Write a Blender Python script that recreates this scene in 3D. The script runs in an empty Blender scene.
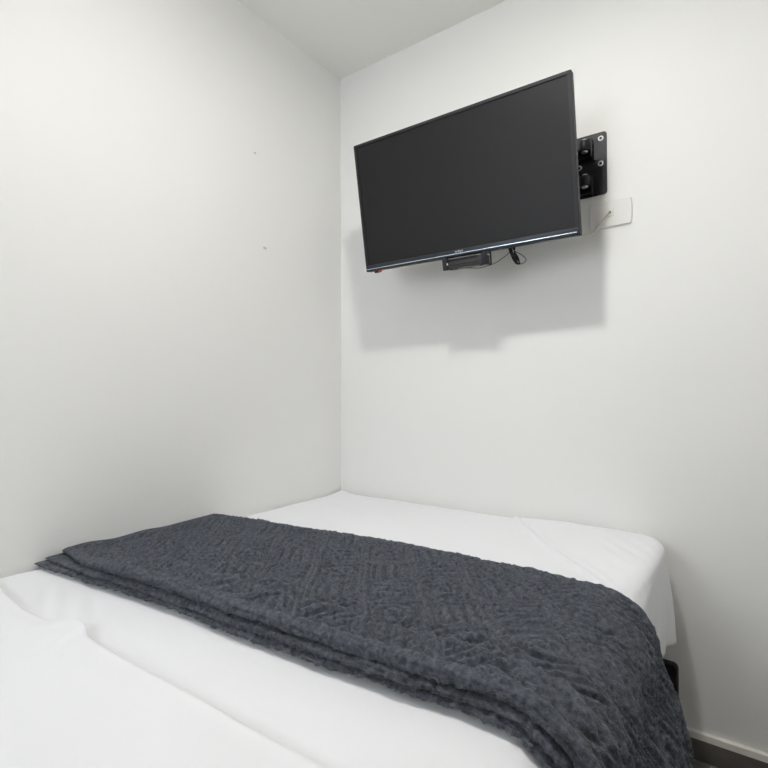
import bpy, bmesh, math, random
import numpy as np
from mathutils import Matrix, Vector

C = bpy.context.scene.collection
S = bpy.context.scene

# ------------------------------------------------------------------ camera
FPX = 503.48
right = Vector((0.81263, 0.58277, -0.00296))
yaw, pitch, roll = 0.622243724, 0.0142580937, -0.00296151114
fwd = Vector((-math.sin(yaw)*math.cos(pitch), math.cos(yaw)*math.cos(pitch), math.sin(pitch)))
r0 = Vector((math.cos(yaw), math.sin(yaw), 0)); u0 = r0.cross(fwd)
cr, sr = math.cos(roll), math.sin(roll)
rt = cr*r0 + sr*u0; up = -sr*r0 + cr*u0
cam_d = bpy.data.cameras.new('camera'); cam = bpy.data.objects.new('camera', cam_d); C.objects.link(cam)
cam.matrix_world = Matrix(((rt.x, up.x, -fwd.x, 1.41693799), (rt.y, up.y, -fwd.y, -1.65732491),
                           (rt.z, up.z, -fwd.z, 1.04280833), (0, 0, 0, 1)))
cam_d.sensor_width = 36; cam_d.lens = 36*FPX/768; cam_d.clip_start = .02
S.camera = cam

# ------------------------------------------------------------------ world, light, exposure
LAMP_POS = (.970, -.968, 2.4); LAMP_L = 315.0
DAY = (.90, .95, 1.0, 1.0); DAY_STRENGTH = 7.0
w = bpy.data.worlds.new('world'); S.world = w; w.use_nodes = True
w.node_tree.nodes['Background'].inputs[0].default_value = DAY
w.node_tree.nodes['Background'].inputs[1].default_value = DAY_STRENGTH
S.view_settings.view_transform = 'Standard'; S.view_settings.look = 'None'
S.view_settings.gamma = 1; S.view_settings.exposure = 0.30; S.view_settings.use_curve_mapping = False

# ------------------------------------------------------------------ helpers
def mat(name, col, rough=.6, metal=0, bump=None, var=None, spec=.5, sheen=0, coat=0):
    m = bpy.data.materials.new(name); m.use_nodes = True
    nt = m.node_tree; b = nt.nodes['Principled BSDF']
    b.inputs['Base Color'].default_value = (*col, 1); b.inputs['Roughness'].default_value = rough
    b.inputs['Metallic'].default_value = metal; b.inputs['Specular IOR Level'].default_value = spec
    b.inputs['Sheen Weight'].default_value = sheen; b.inputs['Coat Weight'].default_value = coat
    tc = nt.nodes.new('ShaderNodeTexCoord')
    if var:
        sc, amt = var
        n = nt.nodes.new('ShaderNodeTexNoise'); n.inputs['Scale'].default_value = sc; n.inputs['Detail'].default_value = 4
        nt.links.new(tc.outputs['Object'], n.inputs['Vector'])
        r = nt.nodes.new('ShaderNodeValToRGB')
        r.color_ramp.elements[0].position = .3; r.color_ramp.elements[1].position = .7
        r.color_ramp.elements[0].color = (*[c*(1-amt) for c in col], 1)
        r.color_ramp.elements[1].color = (*[min(1, c*(1+amt)) for c in col], 1)
        nt.links.new(n.outputs['Fac'], r.inputs['Fac']); nt.links.new(r.outputs['Color'], b.inputs['Base Color'])
    last = None
    for sc, st, dist in (bump or []):
        n = nt.nodes.new('ShaderNodeTexNoise'); n.inputs['Scale'].default_value = sc; n.inputs['Detail'].default_value = 3
        nt.links.new(tc.outputs['Object'], n.inputs['Vector'])
        bp = nt.nodes.new('ShaderNodeBump'); bp.inputs['Strength'].default_value = st; bp.inputs['Distance'].default_value = dist
        nt.links.new(n.outputs['Fac'], bp.inputs['Height'])
        if last: nt.links.new(last.outputs['Normal'], bp.inputs['Normal'])
        last = bp
    if last: nt.links.new(last.outputs['Normal'], b.inputs['Normal'])
    return m

def emis(name, col, st):
    m = bpy.data.materials.new(name); m.use_nodes = True
    b = m.node_tree.nodes['Principled BSDF']
    b.inputs['Base Color'].default_value = (*col, 1)
    b.inputs['Emission Color'].default_value = (*col, 1); b.inputs['Emission Strength'].default_value = st
    return m

M = {}
M['wall'] = mat('wall_paint', (.86, .858, .838), .55, bump=[(3.0, .18, .02), (60, .10, .002)], var=(1.3, .012), spec=.3)
M['ceil'] = mat('ceiling_paint', (.90, .895, .86), .8, bump=[(40, .08, .002)])
M['floor'] = mat('floor_tile', (.19, .18, .165), .35, var=(9, .15))
M['tile'] = mat('skirting_tile', (.125, .118, .112), .35, var=(14, .12))
M['grout'] = mat('skirting_grout', (.86, .84, .78), .7, bump=[(90, .15, .001)], var=(30, .05))
M['sheet'] = mat('white_cotton', (.845, .85, .875), .75, bump=[(9, .20, .012), (420, .10, .0006)], sheen=.2, spec=.25)
M['fleece'] = mat('grey_fleece', (.087, .097, .117), .95, bump=[(420, 1.0, .003)], var=(130, .42), spec=.05, sheen=.12)  # heathered yarn tone, mottled strongly to stand in for shade between tufts
M['bedblack'] = mat('black_leatherette', (.010, .010, .012), .6, spec=.25, bump=[(300, .2, .0008)])
M['matt'] = mat('mattress_ticking', (.7, .7, .7), .8, bump=[(150, .2, .002)])
M['tvblack'] = mat('tv_black_plastic', (.022, .022, .025), .38, bump=[(500, .05, .0003)])
M['bezel'] = mat('tv_bezel', (.017, .017, .020), .5, spec=.3)
M['chin'] = mat('tv_chin', (.008, .013, .024), .42)
M['screen'] = mat('tv_screen', (.011, .011, .012), .45, spec=.24, var=(2.5, .03))
M['silver'] = mat('silver_trim', (.62, .70, .78), .25, metal=.75)
M['lip_reflection'] = mat('tv_lip_reflection', (.075, .065, .068), .3, spec=.6)  # pinkish grey tint imitates a reflection along the screen's lower edge
M['logo'] = mat('logo_silver', (.45, .45, .46), .4, metal=.2)
M['red'] = mat('red_plastic', (.55, .03, .03), .4)
M['metalblk'] = mat('black_powder_coat', (.012, .013, .017), .45, bump=[(400, .15, .0004)], spec=.3)
M['steel'] = mat('steel_bolt', (.62, .60, .56), .3, metal=.9)
M['washer'] = mat('white_washer', (.75, .77, .80), .35, metal=.3)
M['plastic'] = mat('white_plastic', (.80, .79, .76), .28)
M['plasticin'] = mat('white_plastic_insert', (.74, .73, .68), .35)
M['hole'] = mat('dark_hole', (.05, .045, .04), .9)
M['cable_w'] = mat('white_cable', (.52, .50, .42), .5)
M['cable_b'] = mat('black_cable', (.010, .010, .012), .45)
M['boxblk'] = mat('decoder_black', (.030, .026, .025), .5, bump=[(350, .1, .0004)])
M['plaster'] = mat('plaster_chip', (.62, .58, .50), .9)
M['frame'] = mat('window_aluminium', (.6, .6, .6), .35, metal=.6)
M['door'] = mat('door_wood', (.45, .36, .27), .5, var=(6, .12))
g = bpy.data.materials.new('window_glass'); g.use_nodes = True; nt = g.node_tree
for n in list(nt.nodes):
    if n.type == 'BSDF_PRINCIPLED': nt.nodes.remove(n)
tr = nt.nodes.new('ShaderNodeBsdfTransparent'); gl = nt.nodes.new('ShaderNodeBsdfGlossy'); gl.inputs['Roughness'].default_value = .02
fr = nt.nodes.new('ShaderNodeFresnel'); mx = nt.nodes.new('ShaderNodeMixShader')
nt.links.new(fr.outputs[0], mx.inputs[0]); nt.links.new(tr.outputs[0], mx.inputs[1]); nt.links.new(gl.outputs[0], mx.inputs[2])
nt.links.new(mx.outputs[0], nt.nodes['Material Output'].inputs[0]); M['glass'] = g

def link(name, me, m, parent=None, smooth=True):
    o = bpy.data.objects.new(name, me); C.objects.link(o)
    if m: me.materials.append(m)
    if smooth:
        me.polygons.foreach_set('use_smooth', [True]*len(me.polygons))
    if parent: o.parent = parent
    return o

def from_bm(name, bm, m, parent=None, smooth=False, bevel=0, seg=3):
    bmesh.ops.recalc_face_normals(bm, faces=bm.faces)
    if bevel:
        ed = [e for e in bm.edges if len(e.link_faces) == 2 and e.calc_face_angle(0) > .6]
        bmesh.ops.bevel(bm, geom=ed, offset=bevel, segments=seg, affect='EDGES', profile=.5)
    me = bpy.data.meshes.new(name); bm.to_mesh(me); bm.free()
    o = link(name, me, m, parent, smooth)
    if smooth and bevel:
        me.set_sharp_from_angle(angle=math.radians(50))
    return o

def bbox(bm, a, b):
    v = [bm.verts.new((x, y, z)) for x in (a[0], b[0]) for y in (a[1], b[1]) for z in (a[2], b[2])]
    for f in ((0, 1, 3, 2), (4, 6, 7, 5), (0, 4, 5, 1), (2, 3, 7, 6), (0, 2, 6, 4), (1, 5, 7, 3)):
        bm.faces.new([v[i] for i in f])
    return v

def box(name, a, b, m, parent=None, bevel=0, seg=3):
    bm = bmesh.new(); bbox(bm, a, b)
    return from_bm(name, bm, m, parent, smooth=bevel > 0, bevel=bevel, seg=seg)

def prism(name, pts, y0, y1, m, parent=None, bevel=0, axis='y'):
    """polygon in x,z extruded along y"""
    bm = bmesh.new()
    A = [bm.verts.new((p[0], y0, p[1])) for p in pts]; B = [bm.verts.new((p[0], y1, p[1])) for p in pts]
    bm.faces.new(A); bm.faces.new(B[::-1])
    n = len(pts)
    for i in range(n): bm.faces.new((A[i], B[i], B[(i+1) % n], A[(i+1) % n]))
    return from_bm(name, bm, m, parent, smooth=bevel > 0, bevel=bevel)

def rrect(x0, z0, x1, z1, r, n=6):
    P = []
    for cx, cz, a0 in ((x1-r, z1-r, 0), (x0+r, z1-r, 90), (x0+r, z0+r, 180), (x1-r, z0+r, 270)):
        for k in range(n+1):
            a = math.radians(a0+90*k/n); P.append((cx+r*math.cos(a), cz+r*math.sin(a)))
    return P

def cyl(name, c, r, h, axis, m, parent=None, n=32, bevel=0, r2=None):
    bm = bmesh.new()
    bmesh.ops.create_cone(bm, cap_ends=True, segments=n, radius1=r, radius2=r if r2 is None else r2, depth=h)
    R = {'z': Matrix.Identity(4), 'y': Matrix.Rotation(math.pi/2, 4, 'X'), 'x': Matrix.Rotation(math.pi/2, 4, 'Y')}[axis]
    bmesh.ops.transform(bm, matrix=Matrix.Translation(c) @ R, verts=bm.verts)
    o = from_bm(name, bm, m, parent, smooth=True, bevel=bevel, seg=2)
    o.data.set_sharp_from_angle(angle=math.radians(40))
    return o

def ring(name, c, ro, ri, h, m, parent, n=28):
    bm = bmesh.new()
    L = []
    for (r, y) in ((ri, 0), (ro*.9, -h), (ro, -h*.4), (ro, 0)):
        L.append([bm.verts.new((c[0]+r*math.cos(2*math.pi*k/n), c[1]+y, c[2]+r*math.sin(2*math.pi*k/n))) for k in range(n)])
    L.insert(1, [bm.verts.new((c[0]+ri*math.cos(2*math.pi*k/n), c[1]-h, c[2]+ri*math.sin(2*math.pi*k/n))) for k in range(n)])
    q = len(L)
    for a in range(q):
        for k in range(n):
            bm.faces.new((L[a][k], L[a][(k+1) % n], L[(a+1) % q][(k+1) % n], L[(a+1) % q][k]))
    return from_bm(name, bm, m, parent, smooth=True)

def smooth_path(P, k=8):
    P = [Vector(p) for p in P]; out = []
    for i in range(len(P)-1):
        a = P[max(i-1, 0)]; b = P[i]; c = P[i+1]; d = P[min(i+2, len(P)-1)]
        for j in range(k):
            t = j/k
            out.append(.5*((2*b)+(c-a)*t+(2*a-5*b+4*c-d)*t*t+(3*b-a-3*c+d)*t**3))
    out.append(P[-1]); return out

def tube(name, P, r, m, parent=None, n=8, smoothk=8):
    P = smooth_path(P, smoothk); bm = bmesh.new(); rings = []
    nrm = Vector((0, 0, 1))
    for i, p in enumerate(P):
        t = (P[min(i+1, len(P)-1)]-P[max(i-1, 0)]).normalized()
        if abs(t.dot(nrm)) > .95: nrm = Vector((1, 0, 0)) if abs(t.x) < .9 else Vector((0, 1, 0))
        a = (nrm-t*nrm.dot(t)).normalized(); b = t.cross(a); nrm = a
        rings.append([bm.verts.new(p+r*(math.cos(2*math.pi*k/n)*a+math.sin(2*math.pi*k/n)*b)) for k in range(n)])
    for i in range(len(rings)-1):
        for k in range(n): bm.faces.new((rings[i][k], rings[i][(k+1) % n], rings[i+1][(k+1) % n], rings[i+1][k]))
    bm.faces.new(rings[0]); bm.faces.new(rings[-1][::-1])
    return from_bm(name, bm, m, parent, smooth=True)

def empty(name, loc, label, cat, group=None):
    o = bpy.data.objects.new(name, None); C.objects.link(o); o.location = loc; o.empty_display_size = .05
    tag(o, label, cat, group); return o

def tag(o, label, cat, group=None):
    o['label'] = label; o['category'] = cat
    if group: o['group'] = group

def struct(o): o['kind'] = 'structure'; return o

def grid_mesh(name, Pn, m, parent=None, closed_v=False, cap=True, flip=False):
    """Pn: (nt, nv, 3) vertex grid"""
    a, b = Pn.shape[:2]
    idx = np.arange(a*b).reshape(a, b)
    nx = np.roll(idx, -1, 1) if closed_v else idx[:, 1:]
    cu = idx if closed_v else idx[:, :-1]
    F = np.stack([cu[:-1], cu[1:], nx[1:], nx[:-1]], -1).reshape(-1, 4)
    me = bpy.data.meshes.new(name)
    me.vertices.add(a*b); me.vertices.foreach_set('co', Pn.reshape(-1).astype(np.float32))
    caps = [list(idx[0]), list(idx[-1][::-1])] if (closed_v and cap) else []
    loops = np.concatenate([F.reshape(-1)] + [np.array(c) for c in caps]).astype(np.int32)
    starts = list(range(0, len(F)*4, 4)); s = len(F)*4
    for c in caps: starts.append(s); s += len(c)
    me.loops.add(len(loops)); me.loops.foreach_set('vertex_index', loops)
    me.polygons.add(len(starts)); me.polygons.foreach_set('loop_start', np.array(starts, dtype=np.int32))
    me.update(calc_edges=True); me.validate()
    z = max(me.polygons, key=lambda p: p.center.z if abs(p.normal.z) > .5 else -9)
    if z.normal.z < 0: me.flip_normals()
    return link(name, me, m, parent, True)

rng = np.random.RandomState(7)
LAT = rng.rand(256, 256)
def vnoise(x, y, seed=0):
    x = np.asarray(x, float)+seed*17.31; y = np.asarray(y, float)+seed*9.77
    xi = np.floor(x).astype(int); yi = np.floor(y).astype(int); fx = x-xi; fy = y-yi
    fx = fx*fx*(3-2*fx); fy = fy*fy*(3-2*fy)
    g = lambda i, j: LAT[i % 256, j % 256]
    return ((g(xi, yi)*(1-fx)+g(xi+1, yi)*fx)*(1-fy)+(g(xi, yi+1)*(1-fx)+g(xi+1, yi+1)*fx)*fy)*2-1
def sst(a, b, x):
    t = np.clip((x-a)/(b-a), 0, 1); return t*t*(3-2*t)

# ------------------------------------------------------------------ room shell
FZ, CZ = .02, 2.4
RX, FY, T = 1.95, -2.75, .10
struct(box('floor', (-T, FY-T, FZ-.1), (RX+T, T, FZ), M['floor']))
struct(box('ceiling', (-T, FY-T, CZ), (RX+T, T, CZ+.1), M['ceil']))
wl = struct(box('wall_left', (-T, FY-T, FZ), (0, T, CZ), M['wall']))
wb = struct(box('wall_back', (0, 0, FZ), (RX, T, CZ), M['wall']))
# front wall (behind the camera) with a window opening and a door
struct(box('wall_right', (RX, FY-T, FZ), (RX+T, T, CZ), M['wall']))
WX0, WX1, WZ0, WZ1 = .12, .88, 1.15, 2.12
bm = bmesh.new()
bbox(bm, (0, FY-T, FZ), (RX, FY, WZ0)); bbox(bm, (0, FY-T, WZ1), (RX, FY, CZ))
bbox(bm, (0, FY-T, WZ0), (WX0, FY, WZ1)); bbox(bm, (WX1, FY-T, WZ0), (RX, FY, WZ1))
struct(from_bm('wall_front', bm, M['wall']))
wn = bpy.data.objects.new('window_1', None); C.objects.link(wn); wn.location = ((WX0+WX1)/2, FY-.05, WZ0); struct(wn)
wy, wz = (WX1-WX0)/2, WZ1-WZ0
bm = bmesh.new(); e = .03
bbox(bm, (-wy, -.02, 0), (wy, .02, e)); bbox(bm, (-wy, -.02, wz-e), (wy, .02, wz))
bbox(bm, (-wy, -.02, e), (-wy+e, .02, wz-e)); bbox(bm, (wy-e, -.02, e), (wy, .02, wz-e)); bbox(bm, (-e/2, -.02, e), (e/2, .02, wz-e))
from_bm('window_frame', bm, M['frame'], wn)
for s in (0, 1):
    x0 = -wy+e if s == 0 else e/2
    box('pane', (x0, -.003, e), (x0+wy-1.5*e, .003, wz-e), M['glass'], wn)
dr = bpy.data.objects.new('door_1', None); C.objects.link(dr); dr.location = (1.4, FY+.001, FZ); struct(dr)
box('door_leaf', (-.38, 0, .005), (.38, .03, 2.03), M['door'], dr, bevel=.003)
bm = bmesh.new()
bbox(bm, (-.45, 0, 0), (-.385, .045, 2.1)); bbox(bm, (.385, 0, 0), (.45, .045, 2.1)); bbox(bm, (-.385, 0, 2.035), (.385, .045, 2.1))
from_bm('door_frame', bm, M['door'], dr)
h = cyl('door_handle', (-.32, .07, 1.0), .010, .12, 'x', M['steel'], dr)
cyl('handle_stem', (-.36, .05, 1.0), .009, .05, 'y', M['steel'], h)

# skirting: dark tile with a pale grout ledge on top
def skirting(name, a, b, ax):
    e = bpy.data.objects.new(name, None); C.objects.link(e); e.location = (a[0], a[1], FZ); struct(e)
    L = (b[0]-a[0], b[1]-a[1]); d = .012
    if ax == 'y-':
        box('tile_band', (0, -d, 0), (L[0], 0, .058), M['tile'], e, bevel=.001)
        prism_pts = [(0, .058), (0, .077), (-.010, .0765), (-d, .0750), (-d, .058)]
        bm = bmesh.new()
        A = [bm.verts.new((0, p[0], p[1])) for p in prism_pts]; B = [bm.verts.new((L[0], p[0], p[1])) for p in prism_pts]
    else:
        s = 1 if ax == 'x+' else -1
        x0, x1 = sorted((0, s*d))
        box('tile_band', (x0, 0, 0), (x1, L[1], .058), M['tile'], e, bevel=.001)
        pts = [(0, .058), (0, .077), (s*.010, .0765), (s*d, .0750), (s*d, .058)]
        bm = bmesh.new()
        A = [bm.verts.new((p[0], 0, p[1])) for p in pts]; B = [bm.verts.new((p[0], L[1], p[1])) for p in pts]
    bm.faces.new(A); bm.faces.new(B[::-1])
    for i in range(5): bm.faces.new((A[i], B[i], B[(i+1) % 5], A[(i+1) % 5]))
    from_bm('grout_ledge', bm, M['grout'], e)
skirting('baseboard_back', (.012, 0), (RX-.012, 0), 'y-')
skirting('baseboard_left', (0, FY), (0, 0), 'x+')
skirting('baseboard_right', (RX, FY), (RX, 0), 'x-')

# two small plaster chips left on the side wall
for k, (y, z, s) in enumerate(((-.47, 1.897, .006), (-.424, 1.566, .009))):
    bm = bmesh.new(); bmesh.ops.create_icosphere(bm, subdivisions=3, radius=1)
    for v in bm.verts:
        n = 1+.25*math.sin(5*v.co.x+3*v.co.z+k)+.2*math.sin(7*v.co.y)
        v.co = Vector((max(v.co.x, -.1)*.0022, v.co.y*s*.8*n, v.co.z*s*.55*n))
    o = from_bm('plaster_chip', bm, M['plaster'], wl, smooth=True); o.location = (0, y, z)

# ------------------------------------------------------------------ ceiling lamp
lp = empty('ceiling_lamp', LAMP_POS, 'small white drum lamp on the ceiling above the bed, out of frame', 'lamp')
cyl('ceiling_rose', (0, 0, -.006), .045, .012, 'z', M['plastic'], lp, n=40, bevel=.002)
cyl('housing', (0, 0, -.036), .062, .048, 'z', M['plastic'], lp, n=32)
cyl('diffuser', (0, 0, -.064), .055, .008, 'z', emis('lamp_glow', (1, .98, .95), LAMP_L), lp, n=40)

# ------------------------------------------------------------------ bed
BX0, BX1, BY0, BY1, BZ = .004, 1.238, -1.93, -.005, .616
bed = empty('bed', (.62, -.97, FZ), 'low bed with black base pushed into the corner under the television', 'bed')
def off(p): return (p[0]-.62, p[1]+.97, p[2]-FZ)
bm = bmesh.new(); bbox(bm, off((.03, -1.88, .12)), off((1.16, -.075, .36)))
from_bm('bed_base', bm, M['bedblack'], bed, smooth=True, bevel=.012)
# black foot panel whose top right corner shows under the sheet
bm = bmesh.new(); P = rrect(.01-.62, .13-FZ, 1.259-.62, .289-FZ, .014)
A = [bm.verts.new((x, -.068+.97, z)) for x, z in P]; B = [bm.verts.new((x, -.040+.97, z)) for x, z in P]
bm.faces.new(A); bm.faces.new(B[::-1])
for i in range(len(P)): bm.faces.new((A[i], B[i], B[(i+1) % len(P)], A[(i+1) % len(P)]))
from_bm('foot_panel', bm, M['bedblack'], bed, smooth=True, bevel=.004)
for x in (.08, 1.10):
    for y in (-1.80, -.15):
        bm = bmesh.new(); bmesh.ops.create_cone(bm, cap_ends=True, segments=20, radius1=.018, radius2=.028, depth=.10)
        bmesh.ops.translate(bm, verts=bm.verts, vec=off((x, y, FZ+.05)))
        from_bm('leg', bm, M['bedblack'], bed, smooth=False)
def mattress_mesh(x0, x1, y0, y1, z0, z1, r, er):
    pass
bm = bmesh.new(); P = []
r = .11; x0, x1, y0, y1 = .032-.62, 1.214-.62, -1.895+.97, -.03+.97
P = rrect(x0, y0, x1, y1, r, 10)
zl = [(.36, -.02), (.37, 0), (.56, 0), (.59, -.012), (.604, -.035), (.608, -.06)]
rings = []
for z, ins in zl:
    cx, cy = (x0+x1)/2, (y0+y1)/2
    rings.append([bm.verts.new((cx+(px-cx)*(1+ins/((x1-x0)/2)), cy+(py-cy)*(1+ins/((y1-y0)/2)), z-FZ)) for px, py in P])
for a in range(len(rings)-1):
    for k in range(len(P)): bm.faces.new((rings[a][k], rings[a][(k+1) % len(P)], rings[a+1][(k+1) % len(P)], rings[a+1][k]))
bm.faces.new(rings[0][::-1]); bm.faces.new(rings[-1])
from_bm('mattress', bm, M['matt'], bed, smooth=True).data.set_sharp_from_angle(angle=math.radians(50))

# fitted sheet: concentric rounded-rectangle rings, flat top, rounded shoulder, hanging sides
def seg_dist(x, y, pts):
    best = np.full(x.shape, 9.); side = np.zeros(x.shape)
    for (ax, ay), (bx, by) in zip(pts[:-1], pts[1:]):
        dx, dy = bx-ax, by-ay; L2 = dx*dx+dy*dy
        t = np.clip(((x-ax)*dx+(y-ay)*dy)/L2, 0, 1)
        d = np.hypot(x-ax-t*dx, y-ay-t*dy); s = np.sign((x-ax)*dy-(y-ay)*dx)
        side = np.where(d < best, s, side); best = np.minimum(best, d)
    return best, side
def sheet_wrinkle(x, y):
    h = .0016*vnoise(x*5, y*7, 1) + .0008*vnoise(x*16, y*18, 2)
    d, s = seg_dist(x, y, [(.735, .06), (.80, -.06), (.97, -.285), (1.125, -.448), (1.17, -.52)])
    # loose layer on the corner side of the crease: a step with a rolled hem
    sg = -d*s
    h += .0052*sst(-.004, .004, sg)*sst(.50, .02, sg) + .0022*np.exp(-((sg-.005)/.004)**2) - .0032*np.exp(-((sg-.022)/.0035)**2) + .0015*np.exp(-((sg-.030)/.004)**2)
    h += .009*sst(0, .14, sg)*sst(-.62, -.45, y)*sst(.60, .80, x)
    h += .013*np.exp(-(((x-.02)/.05)**2+((y+.01)/.06)**2))
    # gathers radiating into the foot corner
    u = (x-1.03)*.80+(y+.02)*.60; v = -(x-1.03)*.60+(y+.02)*.80
    m = np.exp(-((x-1.16)/.10)**2)*np.exp(-((y+.22)/.20)**2)
    h += .0013*np.sin(u*150+2*vnoise(u*6, v*10, 4))*m
    # light diagonal pulls in front of the throw
    m2 = np.exp(-((y+1.19)/.07)**2)
    h += .0016*np.sin((x*.5+y*1.0)*110+3*vnoise(x*6, y*6, 5))*m2*sst(-.2, .6, vnoise(x*4, y*3, 6))
    under = sst(-.56, -.50, y)+sst(-1.13, -1.19, y)*sst(-1.30, -1.25, y)
    return h*np.clip(under+.06, 0, 1)
def rr_ring(N, x0, x1, y0, y1, r):
    """N points round a rounded rect, parameterised so rings correspond"""
    w, hh = x1-x0, y1-y0; r = max(min(r, w/2-1e-4, hh/2-1e-4), 1e-4)
    return w, hh, r
def build_sheet():
    X0, X1, Y0, Y1 = BX0, BX1, BY0, BY1; R = .11
    # angular base curve: points and outward normals of the inner rounded rect core
    core = []
    def arc(cx, cy, a0, n):
        for k in range(n):
            a = math.radians(a0+90*k/n); core.append((cx, cy, math.cos(a), math.sin(a)))
    def line(ax, ay, bx, by, nx, ny, n):
        for k in range(n):
            t = k/n; core.append((ax+(bx-ax)*t, ay+(by-ay)*t, nx, ny))
    xa, xb, ya, yb = X0+R, X1-R, Y0+R, Y1-R
    st = .006
    nx_, ny_ = int((xb-xa)/st), int((yb-ya)/st)
    arc(xb, yb, 0, 44); line(xb, yb, xa, yb, 0, 1, nx_); arc(xa, yb, 90, 24); line(xa, yb, xa, ya, -1, 0, ny_)
    arc(xa, ya, 180, 16); line(xa, ya, xb, ya, 0, -1, nx_); arc(xb, ya, 270, 16); line(xb, ya, xb, yb, 1, 0, ny_)
    K = np.array(core); N = len(K)
    prof = []                                   # (outset from core, z)
    er = .028+.030*sst(-.30, -.50, K[:, 1])*(K[:, 2] > .5)
    for q in np.linspace(0, 1, 14)[1:]: prof.append((q*(R-er), BZ+0*er))
    for a in np.linspace(0, math.pi/2, 15)[1:]: prof.append((R-er+er*math.sin(a), BZ-er+er*math.cos(a)))
    nside = 22
    rings = []
    lb = (K[:, 2] < -1e-6) & (K[:, 3] > 1e-6) & (K[:, 1] > yb-1e-6)
    sq = np.where(lb, (1/np.maximum(np.abs(K[:, 2]), np.abs(K[:, 3])))**.9, 1.0)
    rb = (K[:, 2] > 1e-6) & (K[:, 3] > 1e-6) & (K[:, 1] > yb-1e-6)
    sq = np.where(rb, (1/np.maximum(np.abs(K[:, 2]), np.abs(K[:, 3])))**.22, sq)
    for q, z in prof:
        x = K[:, 0]+K[:, 2]*q*sq; y = K[:, 1]+K[:, 3]*q*sq
        rings.append(np.stack([x, y, z+sheet_wrinkle(x, y)*np.where(z > BZ-.02, 1, .4)], -1))
    # hem height round the bed: longest at the foot corner
    x = K[:, 0]+K[:, 2]*R; y = K[:, 1]+K[:, 3]*R
    corner = np.exp(-((x-X1)**2+(y-Y1-.0)**2)/.06**2)
    side = (K[:, 2] > .7)
    hem = .435-.082*sst(-.44, -.20, y)*sst(.9, 1.2, x)+.025*corner
    wav = np.cumsum(np.hypot(np.diff(x, append=x[:1]), np.diff(y, append=y[:1])))
    for i in range(1, nside+1):
        t = i/nside
        z = (BZ-er)*(1-t)+hem*t
        o = R+.004*np.sin(t*math.pi)-.012*t*sst(-.12, -.3, y)+.003*t*np.sin(wav*60+1.5*vnoise(wav*8, wav*0, 3))
        # pulled tab of cloth at the foot corner
        ang = np.arctan2(K[:, 3], K[:, 2])
        cm = np.where((K[:, 2] > 0) & (K[:, 3] > 0), np.exp(-((ang-.30)/.22)**2), 0)
        groove = np.where((K[:, 2] > 0) & (K[:, 3] > 0), np.exp(-((ang-.02)/.06)**2), 0)
        o = o+cm*.022*t-.004*groove*t
        # never through the room walls
        xx = np.clip(K[:, 0]+K[:, 2]*o*sq, .002, None); yy = np.clip(K[:, 1]+K[:, 3]*o*sq, None, -.002)
        rings.append(np.stack([xx, yy, z], -1))
    t = rings[-1].copy(); t[:, 0] -= K[:, 2]*.006; t[:, 1] -= K[:, 3]*.006; rings.append(t)
    # inner grid: fill core rectangle with a regular grid of its own via shrinking rings
    inner = []
    cx, cy = (xa+xb)/2, (ya+yb)/2; hx, hy = (xb-xa)/2, (yb-ya)/2
    m = 230
    for i in range(m+1):
        s = i/m
        x = cx+(K[:, 0]-cx)*s
        y = (cy+(K[:, 1]-cy)*(s*hx+(hy-hx))/hy) if True else 0
        inner.append(np.stack([x, y, BZ+sheet_wrinkle(x, y)], -1))
    P = np.array(inner+rings)
    return grid_mesh('fitted_sheet', P, M['sheet'], None, closed_v=True, cap=False)
sh = build_sheet()
tag(sh, 'smooth white fitted sheet covering the mattress, creased at the foot corner', 'bed sheet')

# ------------------------------------------------------------------ cloth swept across the bed
def bed_path(st, zend, flare, x_start=.006):
    """polyline over the bed surface: from the wall, across, over the edge, down"""
    z = BZ+.0045; pts = [(x_start, z)]
    ctrl = [(x_start, z), (.9, z+.001), (1.10, z), (1.168, z+.001), (1.206, z-.007), (1.233, z-.027), (1.250, z-.062), (1.259, z-.12),
            (1.258+flare*.45, z-.20), (1.258+flare*.8, z-.30), (1.258+flare, zend)]
    P = smooth_path([(a, 0, b) for a, b in ctrl], 30); A = np.array([(p.x, p.z) for p in P])
    s = np.concatenate([[0], np.cumsum(np.hypot(*np.diff(A, axis=0).T))])
    t = np.arange(0, s[-1], st)
    X = np.interp(t, s, A[:, 0]); Z = np.interp(t, s, A[:, 1])
    k = np.ones(9)/9; pad = lambda q: np.convolve(np.pad(q, 4, mode='reflect', reflect_type='odd'), k, 'valid')
    X, Z = pad(X), pad(Z)
    dx, dz = np.gradient(X), np.gradient(Z); L = np.hypot(dx, dz)
    return t, X, Z, -dz/L, dx/L          # normal (nx, nz)

def fleece_pattern(T, Y):
    """raised geometric pattern of the throw, in metres"""
    wx = .010*vnoise(T*7, Y*7, 11); wy = .010*vnoise(T*7, Y*7, 12)
    u = (T+wx)*.80+(Y+wy)*.60; v = -(T+wx)*.60+(Y+wy)*.80
    c = .112; iu = np.floor(u/c); iv = np.floor(v/c); p = u/c-iu-.5; q = v/c-iv-.5
    par = (iu+2*iv) % 3
    mx = np.maximum(abs(p), abs(q))
    h = np.zeros_like(T)
    h -= .0056*np.exp(-((mx-.385)/.032)**2)
    h -= .0034*np.exp(-((mx-.50)/.032)**2)
    ins = sst(.37, .33, mx)
    bars = .5+.5*np.sin(q*2*math.pi*4.6); bars2 = .5+.5*np.sin(p*2*math.pi*4.6)
    r = np.hypot(p, q); sw = .5+.5*np.sin(2*math.pi*r*5.2-np.arctan2(q, p)*1.0)
    inner = np.where(par == 0, bars, np.where(par == 1, sw, bars2))
    h += ins*(-.0072*(1-inner)**2.5)
    return h

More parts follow.
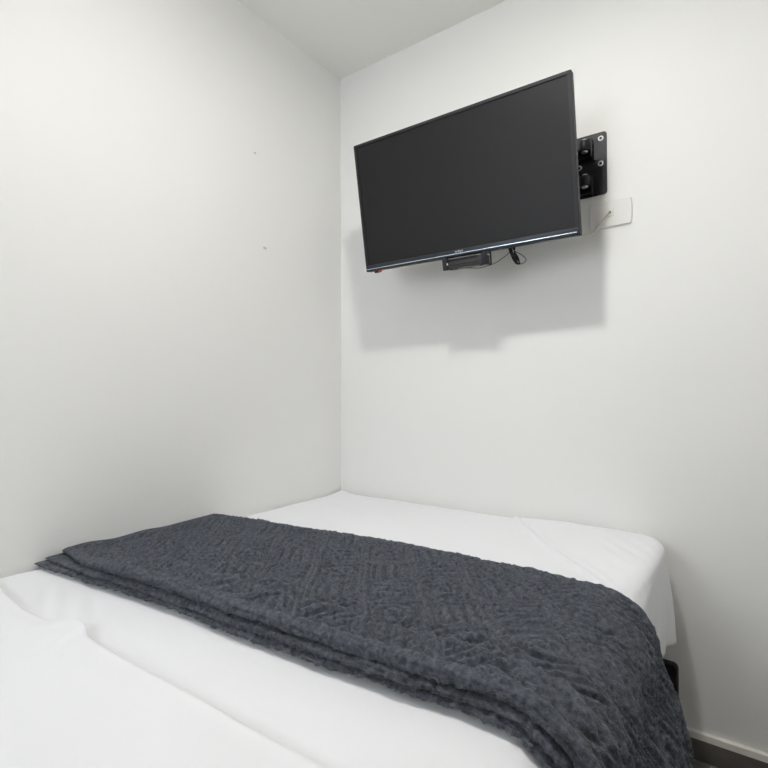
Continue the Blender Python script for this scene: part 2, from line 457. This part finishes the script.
def build_throw():
    st = .0018
    t, X, Z, NX, NZ = bed_path(st, .14, .055)
    # near / far edge of the throw along its length
    Yn = np.interp(X, [0, .06, .28, .55, .71, 1.04, 1.14, 1.18, 1.23], [-1.150, -1.145, -1.122, -1.104, -1.094, -1.068, -1.057, -1.056, -1.064])
    Yn = np.where(t > 1.22, -1.064-.05*(t-1.22), Yn)
    Yf = np.interp(X, [0, .15, .36, .68, 1.06, 1.16, 1.23], [-.640, -.612, -.592, -.550, -.548, -.556, -.562])
    Yf = np.where(t > 1.22, -.562+.03*np.sin((t-1.22)*7), Yf)
    sm = lambda q: np.convolve(np.pad(q, 20, mode='edge'), np.ones(41)/41, 'valid')
    Yn, Yf = sm(Yn), sm(Yf)
    Yf = Yf+.0035*vnoise(t*18, t*0, 21); Yn = Yn+.004*vnoise(t*9, t*0, 22)
    prof = []    # (w, offset, h, kind)
    for a in np.linspace(-90, 90, 13):
        prof.append((1, .010*math.cos(math.radians(a))-.006, .013+.0125*math.sin(math.radians(a)), 1))
    nT = 290
    for k in range(1, nT+1):
        s = k/nT; wv = 1-s
        prof.append((wv, .020*s-.006*(1-s), .0255+.010*s+.017*sst(.72, 1, s), 2))
    def roll_(c_off, c_h, rx, rz, a0, a1, n):
        for a in np.linspace(a0, a1, n)[1:]:
            prof.append((0, c_off-rx*math.sin(math.radians(a)), c_h+rz*math.cos(math.radians(a)), 3))
    roll_(.020, .0405, .018, .012, 0, 155, 15)
    prof.append((0, .022, .0295, 4))
    roll_(.016, .0215, .019, .0075, 20, 160, 12)
    prof.append((0, .020, .0140, 4))
    roll_(.014, .0075, .018, .0066, 20, 172, 11)
    nb = 24
    for k in range(1, nb): prof.append((k/nb, .012*(1-k/nb), .0008, 5))
    W = np.array(prof)
    wv, of, hh, kd = W[:, 0][None], W[:, 1][None], W[:, 2][None], W[:, 3][None]
    Yn2, Yf2 = Yn[:, None], Yf[:, None]
    tt = t[:, None]
    taper = 1-(1-sst(-.02, .30, tt))*.50*(1-wv)
    ofv = of+np.where(kd >= 3, .0035*vnoise(tt*9+hh*400, hh*300, 31), 0)*(kd < 5)
    H = hh*taper
    # soft waves lying along the throw, strongest near the front
    Y = (1-wv)*(Yn2+ofv)+wv*(Yf2+ofv)
    back = np.exp(-(tt/.13)**2)
    Y = Y+back*np.where(kd == 2, .055*(1-wv), np.where((kd >= 3) & (kd < 5), np.where(hh > .029, .055, np.where(hh > .0138, .024, 0)), 0))
    wave = (.0100*np.sin((Y-Yn2-.055)*2*math.pi/.085+1.2*vnoise(tt*2.5, tt*0, 41))*np.exp(-((Y-Yn2-.08)/.075)**2)*sst(.25, .7, tt)
            +.004*vnoise(tt*5, Y*14, 42))
    top = (kd == 2)
    edge = np.minimum(1, np.minimum((1-wv)/.05, wv/.03+.3))
    H = H+np.where(top, wave*edge*np.clip(taper, 0, 1), 0)
    # drape: vertical folds on the hanging part
    hang = sst(1.24, 1.45, tt)
    H = H+np.where(kd < 5, .010*hang*(.5+.5*np.sin(Y*48+1.5*vnoise(Y*6, tt*2, 51))), 0)
    P = np.stack([X[:, None]+NX[:, None]*H, Y+0*tt, Z[:, None]+NZ[:, None]*H], -1)
    # fine relief along the surface normal
    du = np.gradient(P, axis=0); dv = (np.roll(P, -1, 1)-np.roll(P, 1, 1))
    n = np.cross(dv, du); n /= np.linalg.norm(n, axis=-1, keepdims=True)+1e-9
    mid = n[len(t)//3, 13+nT//2]
    if mid[2] < 0: n = -n
    s_arc = np.concatenate([[0], np.cumsum(np.hypot(np.diff(W[:, 0]*.5+W[:, 1]), np.diff(W[:, 2])))])[None]
    TT = tt+0*s_arc; SS = np.where(top, Y, s_arc+3.0)
    fl = .0026*np.abs(vnoise(TT*62, SS*62, 61))+.0038*np.abs(vnoise(TT*135, SS*135, 62))+.0016*np.abs(vnoise(TT*290, SS*290, 65))+.0018*vnoise(TT*22, SS*22, 63)-.002
    pat = fleece_pattern(TT, Y)*np.clip(np.minimum((1-wv)/.04, wv/.02), 0, 1)
    rope = .0007*np.sin((TT+SS*1.2)*2*math.pi/.034+1.5*vnoise(TT*12, SS*3, 64))
    D = np.where(top, 1.25*pat+fl, np.where(kd == 5, 0, np.where(kd == 4, fl*.3, fl+rope)))
    D = np.where(kd == 1, fl*.6, D)
    fadeend = np.clip(tt/.02, 0, 1); D = D*fadeend
    P = P+n*D[..., None]
    P[..., 0] = np.maximum(P[..., 0], .003)
    o = grid_mesh('throw_blanket', P, M['fleece'], None, closed_v=True, cap=True)
    return o
tb = build_throw()
tag(tb, 'dark grey embossed fleece throw folded across the middle of the white bed', 'blanket')

def build_topsheet():
    st = .006
    t, X, Z, NX, NZ = bed_path(st, .40, .02)
    Yf = np.interp(X, [0, .1, .168, .30, .372, .415, .45, .47, .505, .70, .814, .917, 1.015, 1.24], [-1.262, -1.262, -1.268, -1.277, -1.274, -1.258, -1.240, -1.243, -1.258, -1.256, -1.250, -1.248, -1.244, -1.25])
    Yf = np.convolve(np.pad(Yf, 2, mode='edge'), np.ones(5)/5, 'valid')+.002*vnoise(t*8, t*0, 3)
    Y1 = -1.925
    prof = []
    for a in np.linspace(-90, 90, 9): prof.append((1, .0055*math.cos(math.radians(a)), .0047+.0042*math.sin(math.radians(a)), 0))
    for k in range(1, 110): prof.append((1-(k/109)**1.3, 0, .0092, 1))
    prof.append((0, 0, .0005, 0))
    for k in range(1, 16): prof.append((k/16, 0, .0005, 2))
    W = np.array(prof); wv, of, hh, kd = [W[:, i][None] for i in range(4)]
    tt = t[:, None]; Y = (1-wv)*Y1+wv*(Yf[:, None]+of)
    d = Yf[:, None]-Y
    H = hh+np.where(kd == 1, .0035*sst(0, .06, d)+.004*vnoise(tt*4, Y*5, 71)*sst(0, .06, d)+.0016*vnoise(tt*12, Y*22, 72)*sst(0, .03, d), 0)
    peak = .008*np.exp(-((tt-.435)/.03)**2)*np.exp(-(d/.03)**2)
    H = H+np.where(kd < 2, peak, 0)
    H = H-np.where(kd == 1, .004*np.exp(-((tt-.475-.5*d)/.010)**2)*np.exp(-(d/.05)**2), 0)
    P = np.stack([X[:, None]+NX[:, None]*H, Y+0*tt, Z[:, None]+NZ[:, None]*H], -1)
    P[..., 0] = np.maximum(P[..., 0], .003)
    return grid_mesh('top_sheet', P, M['sheet'], None, closed_v=True, cap=True)
ts = build_topsheet()
tag(ts, 'plain white top sheet with a wavy edge covering the near end of the bed', 'bed sheet')

# ------------------------------------------------------------------ television
tv = empty('television', (.68160161, -.25257452, 1.68750431), 'flat black television tilted down on the wall above the bed', 'television')
a_, b_, g_ = math.radians(1.85833277), math.radians(9.4405347), math.radians(-.52885324)
TVR = Matrix.Rotation(a_, 4, 'Z') @ Matrix.Rotation(b_, 4, 'X') @ Matrix.Rotation(g_, 4, 'Y')
tv.rotation_euler = TVR.to_euler()
TVM = Matrix.Translation((.68160161, -.25257452, 1.68750431)) @ TVR
W2, H2 = .3665, .217
bm = bmesh.new()                                   # bezel: hollow frame, thicker chin at the bottom
IN = (-.3555, -.1955, .3555, .2075)
O = rrect(-W2, -H2, W2, H2, .003, 3); I = [(IN[0] if x < 0 else IN[2], IN[1] if z < 0 else IN[3]) for x, z in O]
lv = []
for P_, y in ((I, .003), (I, -.001), ([(x*.997, z*.997) for x, z in O], -.001), (O, .001), (O, .024), (I, .024)):
    lv.append([bm.verts.new((x, y, z)) for x, z in P_])
nO = len(O)
for a in range(len(lv)):
    A = lv[a]; B = lv[(a+1) % len(lv)]
    for i in range(nO):
        vs = [A[i], A[(i+1) % nO], B[(i+1) % nO], B[i]]
        try: bm.faces.new(vs)
        except ValueError: pass
bmesh.ops.remove_doubles(bm, verts=bm.verts, dist=1e-5)
from_bm('bezel', bm, M['bezel'], tv)
box('screen', (IN[0], .002, IN[1]), (IN[2], .006, IN[3]), M['screen'], tv)
ch = box('chin_strip', (-W2+.004, -.0035, -H2+.0015), (W2-.004, -.0008, IN[1]-.001), M['chin'], tv, bevel=.001)
lip_reflection = box('screen_lip_reflection', (-.354, -.0012, -.1975), (.354, .0018, -.1962), M['lip_reflection'], tv, bevel=.0004)  # thin edge strip added, its pale colour stands in for a reflected line
box('silver_line', (-W2+.004, -.0048, -.2105), (W2-.007, -.0033, -.2080), M['silver'], ch, bevel=.0005)
bm = bmesh.new()                                   # maker's mark, too small to read: a row of short strokes
x = -.0135
for wd, kind in ((.0035, 0), (.0035, 1), (.0035, 2), (.0035, 0), (.0035, 1), (.0035, 2)):
    zb, zt = -.2050, -.2000
    bbox(bm, (x, -.0043, zb), (x+.0009, -.0033, zt))
    if kind != 1: bbox(bm, (x+.0025, -.0043, zb), (x+.0034, -.0033, zt))
    bbox(bm, (x+.0009, -.0043, (zt-.0009) if kind == 2 else (zb+zt)/2), (x+.0025, -.0033, (zt) if kind == 2 else (zb+zt)/2+.0009))
    if kind == 1: bbox(bm, (x+.0009, -.0043, zb), (x+.0030, -.0033, zb+.0009))
    x += .0046
from_bm('logo', bm, M['logo'], ch)
bm = bmesh.new(); A = rrect(-.345, -.205, .345, .20, .01, 3); B = rrect(-.30, -.205, .30, .09, .02, 3)
a1 = [bm.verts.new((x, .0241, z)) for x, z in A]; a2 = [bm.verts.new((x, .034, z)) for x, z in A]; a3 = [bm.verts.new((x, .058, z)) for x, z in B]
for p, q in ((a1, a2), (a2, a3)):
    for i in range(len(A)): bm.faces.new((p[i], p[(i+1) % len(A)], q[(i+1) % len(A)], q[i]))
bm.faces.new(a1[::-1]); bm.faces.new(a3)
from_bm('rear_housing', bm, M['tvblack'], tv)
sn = box('infrared_sensor', (-.335, .003, -.2245), (-.319, .018, -.2172), M['tvblack'], tv, bevel=.001)
pl = box('power_light', (-.318, .003, -.2235), (-.309, .014, -.2172), M['red'], tv, bevel=.001); pl['label'] = 'small red indicator under the left corner'

# ------------------------------------------------------------------ wall mount
wm = empty('tv_wall_mount', (1.0, 0, 1.748), 'black steel swing arm bracket bolted to the wall behind the television', 'wall mount')
mo = (1.0, 0, 1.748)
prism('wall_plate', rrect(.885-1, 1.650-1.748, 1.078-1, 1.845-1.748, .010), -.0035, -.0006, M['metalblk'], wm)
for x, z in ((1.061, 1.825), (1.060, 1.747), (.996, 1.748), (.91, 1.825), (.91, 1.67)):
    wsh = ring('washer', (x-1, -.0035, z-1.748), .0085, .0042, .0018, M['washer'], wm)
    cyl('bolt_head', (x-1, -.0046, z-1.748), .0040, .003, 'y', M['metalblk'], wsh, n=6)
for z0, z1 in ((1.765, 1.822), (1.652, 1.715)):
    # upright flange on the plate that carries the swing arm between its two ears
    z0 -= 1.748; z1 -= 1.748
    bm = bmesh.new()
    bbox(bm, (-.055, -.0065, z0-.004), (.050, -.0036, z1+.004))
    bbox(bm, (.036, -.030, z0), (.040, -.0065, z1))
    bbox(bm, (-.030, -.034, z1-.003), (.036, -.0065, z1)); bbox(bm, (-.030, -.024, z0+.004), (.036, -.0065, z0+.007))
    from_bm('hinge_bracket', bm, M['metalblk'], wm)
ARMS = (1.797, 1.688)
for zc in ARMS:
    zz = zc-1.748
    hb = cyl('hinge_barrel', (.022, -.040, zz), .0150, .031, 'z', M['metalblk'], wm, n=28, bevel=.002)
    cyl('pivot_pin', (.022, -.040, zz-.0180), .0095, .006, 'z', M['steel'], hb, n=24, bevel=.002)
    cyl('pivot_pin', (.022, -.040, zz+.0180), .0080, .006, 'z', M['steel'], hb, n=24, bevel=.002)
# TV-side plate fastened to the rear housing, arms joining it to the hinges
vp = bpy.data.objects.new('vesa_plate', bpy.data.meshes.new('vesa_plate'))
c = TVM @ Vector((.02, .0595, -.03))
bm = bmesh.new(); P = rrect(-.11, -.11, .11, .11, .012)
A = [bm.verts.new((x, .0, z)) for x, z in P]; B = [bm.verts.new((x, .004, z)) for x, z in P]
bm.faces.new(A); bm.faces.new(B[::-1])
for i in range(len(P)): bm.faces.new((A[i], B[i], B[(i+1) % len(P)], A[(i+1) % len(P)]))
bmesh.ops.transform(bm, matrix=Matrix.Translation(Vector(c)-Vector(mo)) @ TVR, verts=bm.verts)
from_bm('tv_plate', bm, M['metalblk'], wm)
for zc in ARMS:
    A0 = Vector((1.022, -.040, zc))-Vector(mo); mid = Vector((.80, -.075, zc))-Vector(mo)
    K = TVM @ Vector((.03, .066, zc-1.70)); B0 = Vector((K.x, K.y+.006, zc))-Vector(mo)
    for p, q, zo in ((A0, mid, 0), (mid, B0, .0)):
        d = (q-p); L = d.length; an = math.atan2(d.y, d.x)
        hz = .015 if p is A0 else .0125
        bm = bmesh.new(); bbox(bm, (-.008, -.009, -hz), (L+.004, .009, hz))
        bmesh.ops.transform(bm, matrix=Matrix.Translation(p) @ Matrix.Rotation(an, 4, 'Z'), verts=bm.verts)
        from_bm('arm', bm, M['metalblk'], wm, bevel=.0015, smooth=True)
    cyl('elbow_joint', mid, .014, .036, 'z', M['metalblk'], wm, n=20, bevel=.001)

# ------------------------------------------------------------------ decoder box and leads under the television
def tvp(x, y, z): return TVM @ Vector((x, y, z))
dl = tvp(.016, .025, -.222)
dc = empty('decoder_box', dl, 'small black decoder box hanging under the middle of the television', 'decoder box')
dc.rotation_euler = TVR.to_euler()
bm = bmesh.new(); bbox(bm, (-.072, -.028, -.031), (.058, .040, -.0005))
body = from_bm('case', bm, M['boxblk'], dc, smooth=True, bevel=.003)
bm = bmesh.new(); bbox(bm, (-.0765, -.032, -.034), (-.058, -.022, .0045)); bbox(bm, (-.058, -.031, -.008), (.045, -.0285, -.0015))
from_bm('end_clip', bm, M['metalblk'], dc, smooth=True, bevel=.0015)
box('front_slot', (-.052, -.0292, -.0225), (.050, -.0282, -.0195), M['metalblk'], dc)
lt = box('status_mark', (-.0605, -.0335, -.0195), (-.0565, -.0318, -.0125), M['washer'], dc, bevel=.0005); lt['label'] = 'small white mark'
for x in (-.055, -.038, .050):
    cyl('foot', (x, -.015, -.0325), .005, .004, 'z', M['metalblk'], dc, n=16)
bm = bmesh.new(); bbox(bm, (.062, -.034, -.034), (.075, -.026, .0045)); bbox(bm, (.058, -.034, -.034), (.0625, -.020, .0))
from_bm('bracket_arm', bm, M['metalblk'], dc, smooth=True, bevel=.001)
bm = bmesh.new(); bbox(bm, (.0855, -.032, -.0345), (.0895, -.026, .0045)); bbox(bm, (.0815, -.032, -.0385), (.0895, -.026, -.0345)); bbox(bm, (.075, -.032, -.004), (.0855, -.026, .0))
from_bm('hook', bm, M['metalblk'], dc, smooth=True, bevel=.001)

cb = empty('black_cable', tvp(.17, .02, -.222), 'thin black cable bundled in a loop below the television', 'cable')
cl = Vector(cb.location)
def rel(P, o): return [Vector(p)-Vector(o) for p in P]
tube('lead', rel([tvp(.010, .020, -.2545), tvp(.03, .018, -.2590), tvp(.055, .016, -.2625), (tvp(.085, .014, -.2605)), tvp(.110, .022, -.2535), tvp(.130, .038, -.240), tvp(.143, .050, -.228), tvp(.147, .055, -.214)], cl), .0011, M['cable_b'], cb)
for k in range(4):
    j = k*.0026
    tube('coil', rel([tvp(.158+j-.016, .012+j*.5+.042, -.2185+.005), tvp(.163+j-.016, .010+.042, -.235+.005), tvp(.170+j*.8-.016, .010+j+.042, -.255+.005), tvp(.180+j*.5-.016, .011+.042, -.270+j*.4+.005), tvp(.188-.016, .012+j+.042, -.268+.005), tvp(.186-j-.016, .014+.042, -.252+.005), tvp(.178-j*.5-.016, .013+.042, -.236+.005), tvp(.170+j-.016, .014+.042, -.2185+.005)], cl), .0016, M['cable_b'], cb)
tube('coil', rel([tvp(.176-.016, .012+.042, -.230+.005), tvp(.195-.016, .011+.042, -.243+.005), tvp(.208-.016, .011+.042, -.256+.005), tvp(.209-.016, .012+.042, -.264+.005), tvp(.198-.016, .012+.042, -.271+.005), tvp(.185-.016, .012+.042, -.272+.005)], cl), .0011, M['cable_b'], cb)
cyl('cable_tie', tvp(.172-.016, .011+.042, -.243+.005)-cl, .0075, .004, 'z', M['cable_b'], cb, n=16)

# ------------------------------------------------------------------ wall outlet
ol = Vector((1.0872, 0, 1.585))
ot = empty('cable_outlet', ol, 'rectangular white outlet plate on the wall right of the television', 'wall outlet')
pts = []
w_, h_ = .0585, .040
for (sx, sz), rev in (((1, 1), 0), ((-1, 1), 1), ((-1, -1), 0), ((1, -1), 1)):
    c0 = [(sx*(w_-.0035), sz*h_), (sx*(w_-.001), sz*(h_-.0015)), (sx*w_, sz*(h_-.004))]
    pts += (c0[::-1] if not rev else c0)
# bulging short sides
P = []
for i in range(9): t_ = -1+2*i/8; P.append((w_+.0022*(1-t_*t_), t_*(h_-.004)))
P += [(w_-.0012, h_-.0012), (w_-.005, h_)]
for i in range(9): t_ = 1-2*i/8; P.append((-w_-.0022*(1-t_*t_) if abs(t_) <= 1 else -w_, t_*(h_-.004))) if i else P.extend([(-w_+.005, h_), (-w_+.0012, h_-.0012), (-w_, h_-.004)])
P += [(-w_+.0012, -h_+.0012), (-w_+.005, -h_), (w_-.005, -h_), (w_-.0012, -h_+.0012)]
bm = bmesh.new()
L3 = [[bm.verts.new((x*s, y, z*s)) for x, z in P] for s, y in ((1, -.0004), (1, -.0045), (.985, -.0068), (.955, -.0078))]
for a in range(3):
    for i in range(len(P)): bm.faces.new((L3[a][i], L3[a][(i+1) % len(P)], L3[a+1][(i+1) % len(P)], L3[a+1][i]))
bm.faces.new(L3[0][::-1]); bm.faces.new(L3[-1])
from_bm('cover_plate', bm, M['plastic'], ot)
ins = box('insert', (-.0095, -.0098, -.010), (.0095, -.0077, .016), M['plasticin'], ot, bevel=.0012)
cyl('port', (-.001, -.0100, .0025), .0040, .0012, 'y', M['hole'], ins, n=16)
wc = empty('white_cable', (1.086, -.01, 1.5875), 'thin pale cable running from the outlet down behind the television', 'cable')
wl0 = Vector(wc.location)
tube('sheath', rel([(1.086, -.0108, 1.5878), (1.080, -.019, 1.5790), (1.063, -.023, 1.5560), (1.047, -.023, 1.5360), (1.033, -.024, 1.5275), (1.008, -.030, 1.5255), (.98, -.045, 1.527), (.93, -.08, 1.54), (.88, -.11, 1.56), (.84, -.135, 1.58)], wl0), .0025, M['cable_w'], wc)
